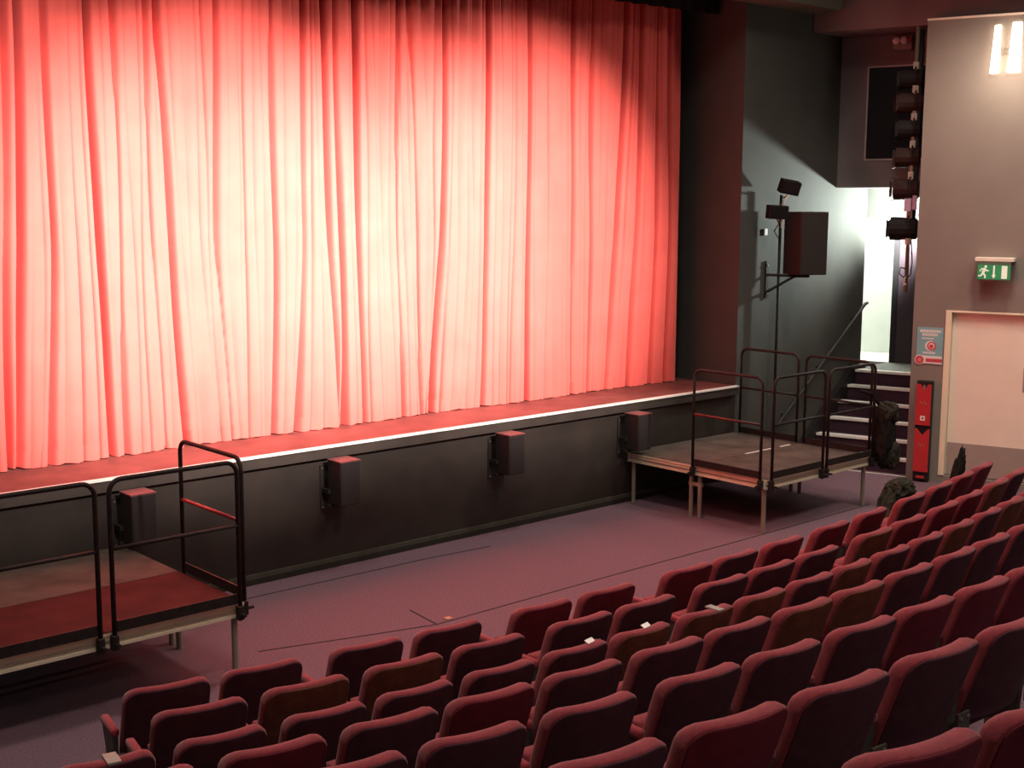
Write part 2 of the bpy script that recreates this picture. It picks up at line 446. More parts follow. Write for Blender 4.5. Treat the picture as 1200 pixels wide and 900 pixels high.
def drape(zs, x0, x1, nx, y0, name, m, parent, off=0.0):
    xs = np.linspace(x0, x1, nx)
    V, Fc = [], []
    for z in zs:
        zz = z
        ys = y0 + curtain_y(xs, zz) + off
        dz = (0.006 * np.sin(xs * 9) + 0.005 * np.sin(xs * 23 + 1)) if z <= zs[0] + 1e-6 and z < 1.3 else 0 * xs
        V += list(zip(xs.tolist(), ys.tolist(), (z + np.abs(dz)).tolist()))
    for j in range(len(zs) - 1):
        for i in range(nx - 1):
            Fc.append((j * nx + i, j * nx + i + 1, (j + 1) * nx + i + 1, (j + 1) * nx + i))
    me = bpy.data.meshes.new(name)
    me.from_pydata(V, [], Fc)
    me.materials.append(m)
    for p in me.polygons:
        p.use_smooth = True
    o = bpy.data.objects.new(name, me)
    COL.objects.link(o)
    o.parent = parent
    sol = o.modifiers.new('thickness', 'SOLIDIFY')
    sol.thickness = 0.006
    sol.offset = 1.0
    sol.use_rim = False
    return o


cu = thing('stage_curtain', 'tall pleated red stage curtain lit by spotlights', 'curtain', (0, 0, 0))
zz = [1.345 + (6.5 - 1.345) * i / 34 for i in range(35)]
drape(zz, 2.5, 12.56, 2300, 10.80, 'drape', CURTAIN, cu)
drape([1.203, 1.25, 1.30, 1.352], 2.5, 12.56, 2300, 10.80, 'hem', CURTAIN, cu, off=-0.001)
lg = thing('side_curtain', 'narrow dark maroon curtain hanging beside the right edge of the red curtain', 'curtain', (12.62, 11.02, 1.2))
mb = MB()
n = 60
V = []
for z in (0.003, 2.5, 5.2):
    for i in range(n):
        x = -0.22 + 0.43 * i / (n - 1)
        V.append((x, 0.035 * math.sin(x * 60 + 0.2 * z), z))
mb.add(V, [(j * n + i, j * n + i + 1, (j + 1) * n + i + 1, (j + 1) * n + i) for j in range(2) for i in range(n - 1)])
o = mb.build('drape', LEGCURT, lg, smooth=True)
o.modifiers.new('thickness', 'SOLIDIFY').thickness = 0.006
V = []
n = 400
for z in (5.78, 6.2, 6.75):
    for i in range(n):
        x = 2.4 + 10.44 * i / (n - 1)
        V.append((x, 10.42 + 0.03 * math.sin(x * 24 + math.sin(x * 3)), z + (0.06 * (x - 8) / 4.0 if z < 5.9 else 0)))
pe = MB().add(V, [(j * n + i, j * n + i + 1, (j + 1) * n + i + 1, (j + 1) * n + i) for j in range(2) for i in range(n - 1)]).build('pelmet', PELMET, smooth=True)
tag(pe, 'black gathered border hanging across the top of the curtain', 'pelmet')
pe.modifiers.new('thickness', 'SOLIDIFY').thickness = 0.006


# ------------------------------------------------------------------ small speakers on the stage front
def wall_speaker(x, label, rz):
    t = thing('wall_speaker', label, 'speaker', (x, STAGE_Y, 0.66), rz, 'small speakers along the stage front')
    MB().box(-0.11, -0.30, 0.0, 0.11, -0.08, 0.42).build('cabinet', SPKB, t, bevel=0.008)
    MB().box(-0.10, -0.305, 0.01, 0.10, -0.30, 0.41).build('grille', SPKB, t)
    MB().box(-0.115, -0.305, 0.42, 0.115, -0.075, 0.432).build('top_panel', mat('speaker_top', (0.17, 0.055, 0.055), 0.6, 0.2, 10), t)
    mb = MB().box(-0.15, -0.012, -0.08, -0.11, 0.0 - 0.001, 0.36).box(-0.14, -0.13, 0.1, -0.11, -0.012, 0.14).box(-0.14, -0.13, -0.03, 0.0, -0.08, 0.0)
    mb.build('bracket', BLACKM, t)
    for z in (-0.05, 0.12, 0.33):
        MB().tube([(-0.13, -0.012, z), (-0.13, -0.02, z)], 0.008, 6).build('bolt', BOLT, t)


wall_speaker(4.60, 'small black speaker on the stage front behind the left guard rails', 0.0)
wall_speaker(6.68, 'small black speaker on the stage front just right of the left platform', 0.0)
wall_speaker(8.80, 'small black speaker in the middle of the bare stage front', 0.0)
wall_speaker(10.80, 'small black speaker on the stage front at the left edge of the right platform', 0.0)


# ------------------------------------------------------------------ staging decks and guard rails
def deck(name_label, x0, y0, legs, topmat, zt=0.60, lx=2.0, ly=1.0):
    t = thing('staging_deck', name_label, 'stage deck', (x0, y0, 0), 0, 'portable staging decks')
    MB().box(0.004, 0.004, zt + 0.001, lx - 0.004, ly - 0.004, zt + 0.008).build('deck_board', topmat, t)
    for nm, a in (('frame_front', 0), ('frame_back', 1), ('frame_left', 2), ('frame_right', 3)):
        mb = MB()
        for z0, z1, d in ((zt - 0.105, zt - 0.085, 0.0), (zt - 0.085, zt - 0.06, 0.008), (zt - 0.06, zt - 0.052, 0.002), (zt - 0.052, zt - 0.02, 0.008), (zt - 0.02, zt + 0.001, 0.0)):
            if a == 0:
                mb.box(0, d, z0, lx, 0.034, z1)
            elif a == 1:
                mb.box(0, ly - 0.034, z0, lx, ly - d, z1)
            elif a == 2:
                mb.box(d, 0.034, z0, 0.034, ly - 0.034, z1)
            else:
                mb.box(lx - 0.034, 0.034, z0, lx - d, ly - 0.034, z1)
        fs_ = mb.build('frame_side', ALU, t)
        g0, g1 = zt - 0.062, zt - 0.052
        gb_ = MB()
        if a == 0:
            gb_.box(0.002, -0.001, g0, lx - 0.002, 0.006, g1)
        elif a == 1:
            gb_.box(0.002, ly - 0.006, g0, lx - 0.002, ly + 0.001, g1)
        elif a == 2:
            gb_.box(-0.001, 0.036, g0, 0.006, ly - 0.036, g1)
        else:
            gb_.box(lx - 0.006, 0.036, g0, lx + 0.001, ly - 0.036, g1)
        gb_.build('groove_shade', LEGM, fs_)  # raised dark strip, its colour stands in for shade in the frame recess
    for lx_, ly_ in legs:
        MB().tube([(lx_, ly_, 0.0), (lx_, ly_, zt - 0.106)], 0.024, 12).build('leg', LEGM, t, smooth=False)
    return t


FOUR = [(0.05, 0.06), (1.95, 0.06), (0.05, 0.94), (1.95, 0.94)]
RX, RY = 10.80, 7.96
da = deck('front deck of the right platform with brown boards and steel legs', RX, RY, FOUR, DECKB)
db = deck('rear deck of the right platform against the stage front', RX, RY + 1.005, FOUR, DECKB)
LX, LY = 2.52, 7.95
dc = deck('red topped front deck of the left platform', LX, LY, FOUR, DECKR)
dd = deck('brown topped rear deck of the left platform against the stage front', LX, LY + 1.005, FOUR, DECKB)
lc = MB().box(-0.02, -0.025, 0.36, 0.02, 0.16, 0.40).build('leg_clamp', LEGM, loc=(RX + 0.05, RY + 0.93, 0))
tag(lc, 'steel clamp joining the two middle legs of the right platform', 'clamp')
tp = MB().box(11.75, 8.955, 0.6085, 12.30, 8.985, 0.6105).build('tape_strip', TAPE)
tag(tp, 'longer white tape strip on the seam of the right platform', 'tape')
tp = MB().box(12.42, 8.955, 0.6085, 12.62, 8.985, 0.6105).build('tape_strip', TAPE)
tag(tp, 'short white tape strip near the right rails of the right platform', 'tape')


def guard_rail(label, loc, rz, length, z0=0.60, top=1.71, toe=True, clampm=BLACKM, upmat=None, tube=0.0168):
    """Runs along local +x; -y is the outside of the deck."""
    t = thing('guard_rail', label, 'guard rail', loc, rz, 'black guard rails of the platforms')
    r, h = 0.09, top - 0.019
    y = -0.03
    pts = [(0.03, y, 0.48)] + [(0.03, y, h - r)]
    pts += [(0.03 + r - r * math.cos(a), y, h - r + r * math.sin(a)) for a in [math.pi / 2 * k / 6 for k in range(1, 7)]]
    pts += [(length - 0.03 - r + r * math.sin(a), y, h - r + r * math.cos(a)) for a in [math.pi / 2 * k / 6 for k in range(0, 7)]]
    pts += [(length - 0.03, y, 0.48)]
    MB().tube(pts, tube, 10).build('hoop', BLACKM, t, smooth=True)
    MB().tube([(0.03, y, 1.19), (length - 0.03, y, 1.19)], 0.0145, 8).build('mid_rail', upmat or BLACKM, t, smooth=True)
    if toe:
        MB().box(0.05, y - 0.006, z0 + 0.010, length - 0.05, y + 0.006, z0 + 0.085).build('toe_board', BLACKM, t)
    for x in (0.03, length - 0.03):
        c = MB().box(x - 0.024, y - 0.024, 0.485, x + 0.024, -0.002, 0.59).build('clamp', BLACKM, t, bevel=0.006)
        MB().tube([(x, y - 0.03, 0.53), (x, y - 0.075, 0.53)], 0.013, 8).build('clamp_screw', BLACKM, c)
    return t


H90 = math.pi / 2
REDRAIL = mat('rail_red_brown', (0.075, 0.016, 0.015), 0.4, 0.2, 10)
# right platform: two along the front, one on the left, two on the right
guard_rail('left one of the two front guard rails of the right platform', (RX + 0.02, RY, 0), 0, 0.99)
guard_rail('right one of the two front guard rails of the right platform', (RX + 1.03, RY, 0), 0, 0.97)
guard_rail('guard rail on the left side of the right platform', (RX, RY + 1.02, 0), -H90, 0.99, upmat=REDRAIL)
guard_rail('rear one of the two guard rails on the right side of the right platform', (RX + 2.0, RY + 1.04, 0), H90, 0.93)
guard_rail('front one of the two guard rails on the right side of the right platform', (RX + 2.0, RY + 0.02, 0), H90, 0.97)
# left platform
guard_rail('guard rail at the left frame edge of the left platform', (LX - 0.07, LY, 0), 0, 0.99, top=1.68)
guard_rail('right one of the front guard rails of the left platform', (LX + 0.96, LY, 0), 0, 1.02, top=1.68)
guard_rail('guard rail with red mid bar on the right end of the left platform', (LX + 2.0, LY + 0.02, 0), H90, 0.99, top=1.68, upmat=mat('rail_red', (0.30, 0.02, 0.03), 0.4, 0.1, 10))

# ------------------------------------------------------------------ theatre seats
SEAT_W = 0.488


def deform(x, y, z):
    rec = 0.36 * max(0.0, z - 0.40)
    return (x, y + 0.85 * x * x - rec + 0.06, z)


def cushion(Wd, zb, zt, h_front, h_back, r_top, r_bot, rf, rb, y0, nx=17, nz=11):
    def top(x):
        e = abs(x) - (Wd / 2 - r_top)
        return zt if e <= 0 else zt - r_top + math.sqrt(max(0, r_top ** 2 - e * e))

    def bot(x):
        e = abs(x) - (Wd / 2 - r_bot)
        return zb if e <= 0 else zb + r_bot - math.sqrt(max(0, r_bot ** 2 - e * e))
    us = [math.sin(math.pi / 2 * (2 * i / (nx - 1) - 1)) for i in range(nx)]
    vs_ = [0.5 + 0.5 * math.sin(math.pi / 2 * (2 * j / (nz - 1) - 1)) for j in range(nz)]
    V, Fc = [], []
    for side in (1, -1):
        for j in range(nz):
            for i in range(nx):
                x = us[i] * Wd / 2
                zt_, zb_ = top(x), bot(x)
                z = zb_ + (zt_ - zb_) * vs_[j]
                e = max(0.0, min(Wd / 2 - abs(x), zt_ - z, z - zb_))
                rr = rf if side == 1 else rb
                k = min(1.0, e / rr)
                prof = math.sqrt(max(0, 1 - (1 - k) ** 2))
                h = h_front if side == 1 else h_back
                base = 0.0 if side == 1 else -h_back * 0.85
                yy = h * prof if side == 1 else -h_back * (0.85 + 0.15 * prof)
                if side == 1 and e == 0:
                    yy = 0.0
                V.append(deform(x, y0 + yy, z))
    N = nx * nz
    for s_ in (0, 1):
        for j in range(nz - 1):
            for i in range(nx - 1):
                a = s_ * N + j * nx + i
                q = (a, a + 1, a + nx + 1, a + nx)
                Fc.append(q if s_ == 0 else q[::-1])
    ring = [i for i in range(nx)] + [j * nx + nx - 1 for j in range(1, nz)] + [(nz - 1) * nx + i for i in range(nx - 2, -1, -1)] + [j * nx for j in range(nz - 2, 0, -1)]
    for a, b in zip(ring, ring[1:] + ring[:1]):
        Fc.append((a, b, b + N, a + N))
    return MB().add(V, Fc)


def build_seat(code, left, right):
    t = empty('theatre_seat', (0, 0, 0))
    cushion(SEAT_W, 0.36, 0.835, 0.045, 0.055, 0.085, 0.04, 0.05, 0.012, 0.0).build('backrest', SEATRED, t, smooth=True)
    p = cushion(SEAT_W - 0.014, 0.367, 0.828, 0.004, 0.006, 0.08, 0.036, 0.01, 0.006, -0.057).build('back_panel', BK[code], t, smooth=True)
    # tipped-up seat: padded top against the back, plywood underside to the stage
    q = MB()
    a = math.radians(84)
    ca, sa = math.cos(a), math.sin(a)
    def P(u, v):
        return (0.11 + u * ca + v, 0.28 + u * sa)
    poly = [P(0.0, 0.0), P(0.02, -0.02), P(0.24, -0.02), P(0.28, 0.0), P(0.28, 0.075), P(0.0, 0.075)]
    V = [(sx * (SEAT_W / 2 - 0.035), y, z) for sx in (-1, 1) for y, z in poly]
    n_ = len(poly)
    q.add(V, [tuple(range(n_)), tuple(range(2 * n_ - 1, n_ - 1, -1))] + [(i, (i + 1) % n_, n_ + (i + 1) % n_, n_ + i) for i in range(n_)])
    q.build('seat_cushion', SEATRED, t, bevel=0.012, smooth=True)
    poly = [P(0.02, 0.077), P(0.265, 0.077), P(0.265, 0.089), P(0.02, 0.089)]
    V = [(sx * (SEAT_W / 2 - 0.045), y, z) for sx in (-1, 1) for y, z in poly]
    MB().add(V, [(0, 1, 2, 3), (7, 6, 5, 4)] + [(i, (i + 1) % 4, 4 + (i + 1) % 4, 4 + i) for i in range(4)]).build('seat_board', PLY, t)
    for sd, on in ((-1, left), (1, right)):
        if not on:
            continue
        x = sd * (SEAT_W / 2 + 0.032)
        MB().box(x - 0.024, 0.03, 0.53, x + 0.024, 0.30, 0.575).build('arm_pad', ARMRED, t, bevel=0.014, smooth=True)
        pl = [(0.0, 0.02), (0.34, 0.02), (0.30, 0.06), (0.22, 0.10), (0.22, 0.40), (0.30, 0.53), (0.04, 0.53), (0.06, 0.3), (0.04, 0.06)]
        V = [(x + sx * 0.016, y, z) for sx in (-1, 1) for y, z in pl]
        m_ = len(pl)
        MB().add(V, [tuple(range(m_)), tuple(range(2 * m_ - 1, m_ - 1, -1))] + [(i, (i + 1) % m_, m_ + (i + 1) % m_, m_ + i) for i in range(m_)]).build('side_standard', SEATMET, t)
        MB().box(x - 0.035, -0.02, 0.0, x + 0.035, 0.34, 0.02).build('foot_plate', SEATMET, t)
        b = MB().box(x - 0.045, 0.0, 0.36, x + 0.045, 0.012, 0.44)
        b = b.build('hinge_bracket', SEATMET, t)
        for bxx in (-0.028, 0.028):
            MB().tube([(x + bxx, 0.0, 0.42), (x + bxx, -0.008, 0.42)], 0.007, 6).build('bolt', BOLT, b)
    return t


ROWS = [  # z of the tier, width, fitted curve (c0, c1), x of each seat, back colours
    (0.00, .483, (5.874, .017), [3.13, 3.68, 4.35, 4.93, 5.68, 6.27, 7.09, 7.65, 8.26, 8.97, 9.64, 10.43, 11.08, 11.66, 12.26], 'pppprrrprrrpprr'),
    (0.14, .487, (5.233, .036), [2.96, 3.53, 4.12, 4.69, 5.38, 5.94, 6.67, 7.21, 7.78, 8.57, 9.15, 9.8, 10.36, 11.01, 11.57], 'pbbppppppbrrrbp'),
    (0.27, .421, (4.642, .055), [2.21, 2.72, 3.23, 3.72, 4.23, 4.74, 5.23, 5.77, 6.28, 6.8, 7.27, 7.79, 8.3, 8.83, 9.36, 9.87, 10.4], 'ppppppbbbpbppbpbb'),
    (0.43, .461, (4.029, .051), [2.10, 2.65, 3.19, 3.71, 4.25, 4.81, 5.34, 5.89, 6.41, 6.97, 7.53, 8.04, 8.63], 'rrprpppbbpppp'),
    (0.61, .462, (3.268, .038), [2.57, 3.1, 3.66, 4.27, 4.81, 5.39, 5.92, 6.48, 7.03], 'pppppprrrr'),
    (0.84, .500, (2.508, .055), [2.98, 3.56, 4.14, 4.75, 5.34], 'prppp'),
    (1.15, .499, (1.255, .000), [2.63, 3.2, 3.78], 'rrr')]


def row_y(co, x):
    return co[0] + co[1] * (x - 8.1) + (x - 8.1) ** 2 / 48


# raked tiers under the rows
XR = [13.0, 13.0, 12.8, 12.6, 12.4, 12.2, 12.0]
XL = [None, 2.55, 1.85, 1.2, 1.0, 0.8, 0.6]
for r in range(1, 7):
    zt, _, co, xs, _ = ROWS[r]
    cp = ROWS[r - 1][2]
    pts = []
    xs_ = [XL[r] + (XR[r] - XL[r]) * i / 14 for i in range(15)]
    for x in xs_:
        pts.append((x, row_y(cp, x) - 0.16))
    back = [(x, (row_y(ROWS[r + 1 if r < 6 else r][2], x) - (0.16 if r < 6 else 1.2))) for x in xs_]
    back = [(x, row_y(co, x) - 0.16 - 0.001 if r < 6 else row_y(co, x) - 1.6) for x in xs_]
    poly = back + pts[::-1]
    o = struct(MB().prism(poly, 0.0, zt), 'floor_tier', TIER, ['', 'lowest', 'second', 'third', 'fourth', 'fifth', 'topmost'][r] + ' purple carpeted seating tier counted from the stage', 'floor')
ORD = ['first', 'second', 'third', 'fourth', 'fifth', 'sixth', 'seventh', 'eighth', 'ninth', 'tenth', 'eleventh', 'twelfth', 'thirteenth', 'fourteenth', 'fifteenth', 'sixteenth', 'seventeenth']
RN = ['front', 'second', 'third', 'fourth', 'fifth', 'sixth', 'seventh']
CN = {'p': 'dark plum', 'r': 'dark red', 'b': 'brown'}
PROTO = {}
rng = random.Random(3)
for r, (zt, wd, co, xs, codes) in enumerate(ROWS):
    for i, x in enumerate(xs):
        gap_r = i == len(xs) - 1 or xs[i + 1] - x > 0.635
        key = (codes[i], True, gap_r)
        if key not in PROTO:
            PROTO[key] = build_seat(*key)
            s = PROTO[key]
        else:
            s = copy_tree(PROTO[key])
        y = row_y(co, x)
        sl = co[1] + (x - 8.1) / 24
        # the measured point is the middle of the top edge, which leans back from the foot
        a = math.atan(sl)
        dy = 0.085
        s.location = (x - dy * -math.sin(a), y + dy * math.cos(a), zt)
        s.rotation_euler = (0, 0, a + rng.uniform(-0.015, 0.015))
        k = wd / 0.483
        s.scale = (k, 1, 1)
        tag(s, 'red tip-up seat with %s back, %s from the left in the %s row' % (CN[codes[i]], ORD[i], RN[r]), 'theatre seat', 'theatre seats in curved rows')


SEATS = [o for o in COL.objects if o.parent is None and o.name.startswith('theatre_seat')]
GREYT = mat('grey_tape', (0.30, 0.28, 0.24), 0.6, 0.1, 20)


def seat_of(row, k):
    for o_ in SEATS:
        if o_['label'].endswith(', %s from the left in the %s row' % (ORD[k], RN[row])):
            return o_


MB().box(-0.02, -0.155, 0.828, 0.05, -0.045, 0.841).build('tape_patch', GREYT, seat_of(2, 0), bevel=0.003)
MB().box(0.0, -0.155, 0.828, 0.06, -0.045, 0.841).build('tape_patch', GREYT, seat_of(2, 7), bevel=0.003)
for row, k, px in ((2, 5, 0.08), (2, 6, 0.0)):
    so_ = seat_of(row, k)
    pp = so_.matrix_basis @ Vector((px, -0.09, 0.838))
    sc_ = MB().add([(-0.03, -0.02, 0), (0.03, -0.01, 0.002), (0.035, 0.02, 0.014), (-0.02, 0.022, 0.006), (-0.03, -0.02, 0.003), (0.03, -0.01, 0.005), (0.035, 0.02, 0.017), (-0.02, 0.022, 0.009)],
                   [(0, 1, 2, 3), (7, 6, 5, 4), (0, 1, 5, 4), (1, 2, 6, 5), (2, 3, 7, 6), (3, 0, 4, 7)]).build('paper_scrap', POSTW, loc=tuple(pp))
    tag(sc_, 'white paper scrap on the %s seat from left, third row' % ORD[k], 'paper')


# ------------------------------------------------------------------ things on the right wall
def wthing(name, label, cat, u, z, out=0.0, group=None):
    p = CW + W2 * u - N2 * out
    return thing(name, label, cat, (p.x, p.y, z), RW, group)


# fire extinguisher post
t = wthing('fire_extinguisher_cabinet', 'tall red two part fire extinguisher cabinet beside the cream door', 'fire cabinet', 0.205, 0.0)
MB().box(-0.095, -0.10, 0.02, 0.095, -0.002, 1.30).build('backing', BLACKP, t, bevel=0.006)
MB().plate([(-0.09, 0.74), (0.0, 0.74), (0.09, 0.74), (0.09, 1.26), (0.05, 1.26), (0.0, 1.19), (-0.05, 1.26), (-0.09, 1.26)], -0.125, -0.101).build('upper_panel', REDP, t)
MB().plate([(-0.09, 0.14), (0.09, 0.14), (0.09, 0.69), (0.07, 0.69), (0.0, 0.61), (-0.07, 0.69), (-0.09, 0.69)], -0.125, -0.101).build('lower_panel', REDP, t)
MB().box(-0.05, -0.115, 0.055, 0.05, -0.101, 0.085).build('foot_mark', REDP, t)
MB().box(-0.03, -0.127, 0.80, 0.03, -0.1255, 0.86).build('pictogram_label', POSTW, t)
MB().box(-0.012, -0.1285, 0.818, 0.012, -0.1275, 0.842).build('pictogram_mark', REDP, t)
for z0, s_ in ((1.02, 1), (0.48, -1)):
    mb = MB()
    for k in range(4):
        mb.box(-0.04 + 0.022 * k, -0.127, z0 - 0.02 * (k % 2), -0.025 + 0.022 * k, -0.1255, z0 + 0.03 - 0.02 * (k % 2))
    mb.build('small_lettering', mat('faded_print', (0.45, 0.12, 0.07), 0.6), t)
MB().tube([(0, -0.112, 1.20), (0, -0.112, 1.25)], 0.014, 8).build('pin', BOLT, t)

# poster
t = wthing('notice_poster', 'blue notice with a red ring symbol and red bottom band beside the door', 'poster', 0.22, 1.515)
MB().box(-0.16, -0.008, 0.0, 0.16, -0.001, 0.46).build('sheet', POSTB, t)
MB().box(-0.155, -0.0095, 0.0, 0.16, -0.008, 0.10).build('white_band', POSTW, t)
MB().box(-0.04, -0.011, 0.022, 0.16, -0.0095, 0.066).build('red_band', POSTR, t)
c = arc(-0.115, 0.045, 0.062, 0, 360, 20)[:-1]
MB().plate(c, -0.0105, -0.0095).build('logo_ring', POSTW, t)
MB().plate(arc(-0.115, 0.045, 0.052, 0, 360, 20)[:-1], -0.0125, -0.0105).build('logo_disc', POSTR, t)
MB().plate(arc(-0.115, 0.045, 0.022, 0, 360, 12)[:-1], -0.0135, -0.0125).build('logo_mark', mat('logo_pink', (0.75, 0.25, 0.28), 0.6), t)
MB().plate(arc(0.01, 0.225, 0.066, 0, 360, 24)[:-1], -0.0095, -0.008).build('symbol_halo', POSTW, t)
MB().plate(arc(0.025, 0.225, 0.056, 0, 360, 24)[:-1], -0.011, -0.0095).build('symbol_ring', POSTR, t)
MB().plate(arc(0.025, 0.225, 0.038, 0, 360, 20)[:-1], -0.0125, -0.011).build('symbol_inner', POSTW, t)
MB().plate(arc(0.022, 0.222, 0.026, 0, 360, 16)[:-1], -0.014, -0.0125).build('symbol_centre', POSTR, t)
rng = random.Random(5)
for z0, z1, xa, xb in ((0.395, 0.43, -0.125, 0.135), (0.35, 0.385, -0.095, 0.095), (0.31, 0.328, -0.10, 0.045), (0.125, 0.15, -0.08, 0.07)):
    mb = MB()
    x = xa
    while x < xb:
        wd = rng.uniform(0.012, 0.024)
        mb.box(x, -0.0095, z0, min(x + wd, xb), -0.008, z1)
        x += wd + 0.006
    mb.build('lettering', POSTW, t)

# exit sign
t = wthing('exit_sign', 'green running man exit sign above the cream door', 'exit sign', 0.965, 2.60)
MB().box(-0.225, -0.16, 0.225, 0.225, -0.002, 0.275).build('housing', SIGNTOP, t, bevel=0.006)
MB().box(-0.195, -0.155, 0.0, 0.195, -0.14, 0.225).build('panel', mat('exit_dark_green', (0.10, 0.16, 0.10), 0.5), t)
MB().box(-0.185, -0.158, 0.012, 0.185, -0.155, 0.185).build('green_field', GREENS, t)
MB().box(0.09, -0.161, 0.022, 0.155, -0.158, 0.178).build('door_pictogram', EXITW, t)
mb = MB().box(-0.008, -0.161, 0.06, 0.012, -0.158, 0.178).plate([(-0.022, 0.065), (0.002, 0.022), (0.026, 0.065)], -0.161, -0.158)
mb.build('arrow', EXITW, t)
mb = MB().plate(arc(-0.095, 0.165, 0.016, 0, 360, 10)[:-1], -0.161, -0.158)
for a, b, r in (((-0.10, 0.145), (-0.125, 0.085), .016), ((-0.125, 0.085), (-0.095, 0.055), .010), ((-0.095, 0.055), (-0.10, 0.022), .009), ((-0.125, 0.085), (-0.15, 0.05), .010),
                ((-0.15, 0.05), (-0.178, 0.052), .009), ((-0.10, 0.14), (-0.075, 0.11), .008), ((-0.075, 0.11), (-0.055, 0.12), .007), ((-0.105, 0.14), (-0.145, 0.135), .008), ((-0.145, 0.135), (-0.16, 0.105), .007)):
    a, b = Vector(a), Vector(b)
    d = (b - a).normalized()
    n = Vector((-d.y, d.x)) * r
    mb.plate([tuple(a - n), tuple(b - n), tuple(b + n), tuple(a + n)], -0.161, -0.158)
mb.build('running_man', EXITW, t)

# wall light with two glowing slots
t = wthing('wall_light', 'bright wall light with two glowing vertical slots high on the side wall', 'wall light', 1.0, 5.05)
MB().box(-0.13, -0.025, 0.25, -0.02, -0.002, 0.29).build('base_bar', WTAUPE, t)
MB().add([(-0.235, -0.05, 0.02), (-0.135, -0.05, 0.02), (-0.135, -0.003, 0.02), (-0.235, -0.003, 0.02), (-0.20, -0.05, 0.58), (-0.135, -0.05, 0.58), (-0.135, -0.003, 0.58), (-0.20, -0.003, 0.58)],
         [(0, 1, 2, 3), (4, 5, 6, 7), (0, 1, 5, 4), (1, 2, 6, 5), (2, 3, 7, 6), (3, 0, 4, 7)]).build('tube', GLOW, t)
MB().add([(-0.04, -0.05, 0.02), (0.11, -0.05, 0.02), (0.11, -0.003, 0.02), (-0.04, -0.003, 0.02), (0.0, -0.05, 0.60), (0.10, -0.05, 0.60), (0.10, -0.003, 0.60), (0.0, -0.003, 0.60)],
         [(0, 1, 2, 3), (4, 5, 6, 7), (0, 1, 5, 4), (1, 2, 6, 5), (2, 3, 7, 6), (3, 0, 4, 7)]).build('tube', GLOW, t)
ll = bpy.data.lights.new('wall_light_lamp', 'POINT')
ll.energy, ll.color, ll.shadow_soft_size = 18, (1, 0.84, 0.66), 0.15
o = bpy.data.objects.new('wall_light_lamp', ll)
COL.objects.link(o)
p = CW + W2 * 1.0 - N2 * 0.45
o.location = (p.x, p.y, 5.0)

# lamp in the stair alcove
LP = Vector(wl(1.75, -0.10))
t = thing('bulkhead_lamp', 'round bulkhead lamp on the side wall of the stair alcove', 'lamp', (LP.x, LP.y, 3.05), RW)
mb = MB().tube([(0, 0, 0.0), (0, 0, 0.0)], 0.1, 8)
mb = MB().tube([(0.098, 0, 0.12), (0.06, 0, 0.12)], [0.13, 0.13], 20)
mb.build('base', SIGNTOP, t)
MB().tube([(0.06, 0, 0.12), (0.03, 0, 0.12), (0.0, 0, 0.12)], [0.12, 0.11, 0.06], 20).build('diffuser', GLOWG, t, smooth=True)
spot('alcove_lamp', (16.05, 9.23, 3.39), (14.55, 10.0, 3.68), 700, 124, 1.0, (0.88, 1.0, 0.93), 0.05)
spot('alcove_lamp', (16.05, 9.23, 3.39), (16.40, 10.3, 3.35), 1500, 120, 1.0, (0.88, 1.0, 0.93), 0.05)

# ------------------------------------------------------------------ loudspeaker, pole lights, bracket on the stage side wall
t = thing('loudspeaker', 'tall black loudspeaker hung on the dark wall right of the stage', 'speaker', (13.73, 9.63, 2.61), math.radians(-21.7))
MB().box(-0.2, -0.2, 0, 0.2, 0.2, 0.80).build('cabinet', SPKR, t, bevel=0.008)
MB().box(-0.19, -0.206, 0.012, 0.19, -0.20, 0.788).build('grille', SPKB, t)
for z in (0.35, 0.5):
    MB().box(-0.203, -0.05, z, -0.20, 0.02, z + 0.03).build('socket', BLACKP, t)
t = thing('speaker_bracket', 'black steel bracket holding the tall loudspeaker', 'bracket', (13.41, 9.995, 2.3))
MB().box(-0.03, -0.02, 0.0, 0.03, -0.001, 0.48).build('plate', BLACKM, t, bevel=0.004)
for a, b in (((0, -0.02, 0.30), (0.20, -0.26, 0.29)), ((0, -0.02, 0.08), (0.22, -0.28, 0.28))):
    MB().tube([a, b], 0.018, 8).build('arm', BLACKM, t)
MB().tube([(0.20, -0.26, 0.285), (0.40, -0.38, 0.285)], 0.02, 8).build('cradle_arm', BLACKM, t)
for z in (0.06, 0.42):
    MB().tube([(0, -0.02, z), (0, -0.03, z)], 0.012, 8).build('bolt', BOLT, t)
t = thing('lighting_pole', 'thin dark pole with two flood heads beside the tall loudspeaker', 'light stand', (13.52, 9.88, 0))
MB().tube([(0, 0, 0), (0, 0, 3.62)], 0.018, 10).build('pole', BLACKM, t, smooth=True)
MB().tube([(0, 0, 0), (0, 0, 0.02)], 0.09, 16).build('base', BLACKM, t)
MB().tube([(0, -0.021, 3.20), (0, -0.021, 3.42)], 0.012, 6).build('white_clamp', POSTW, t)
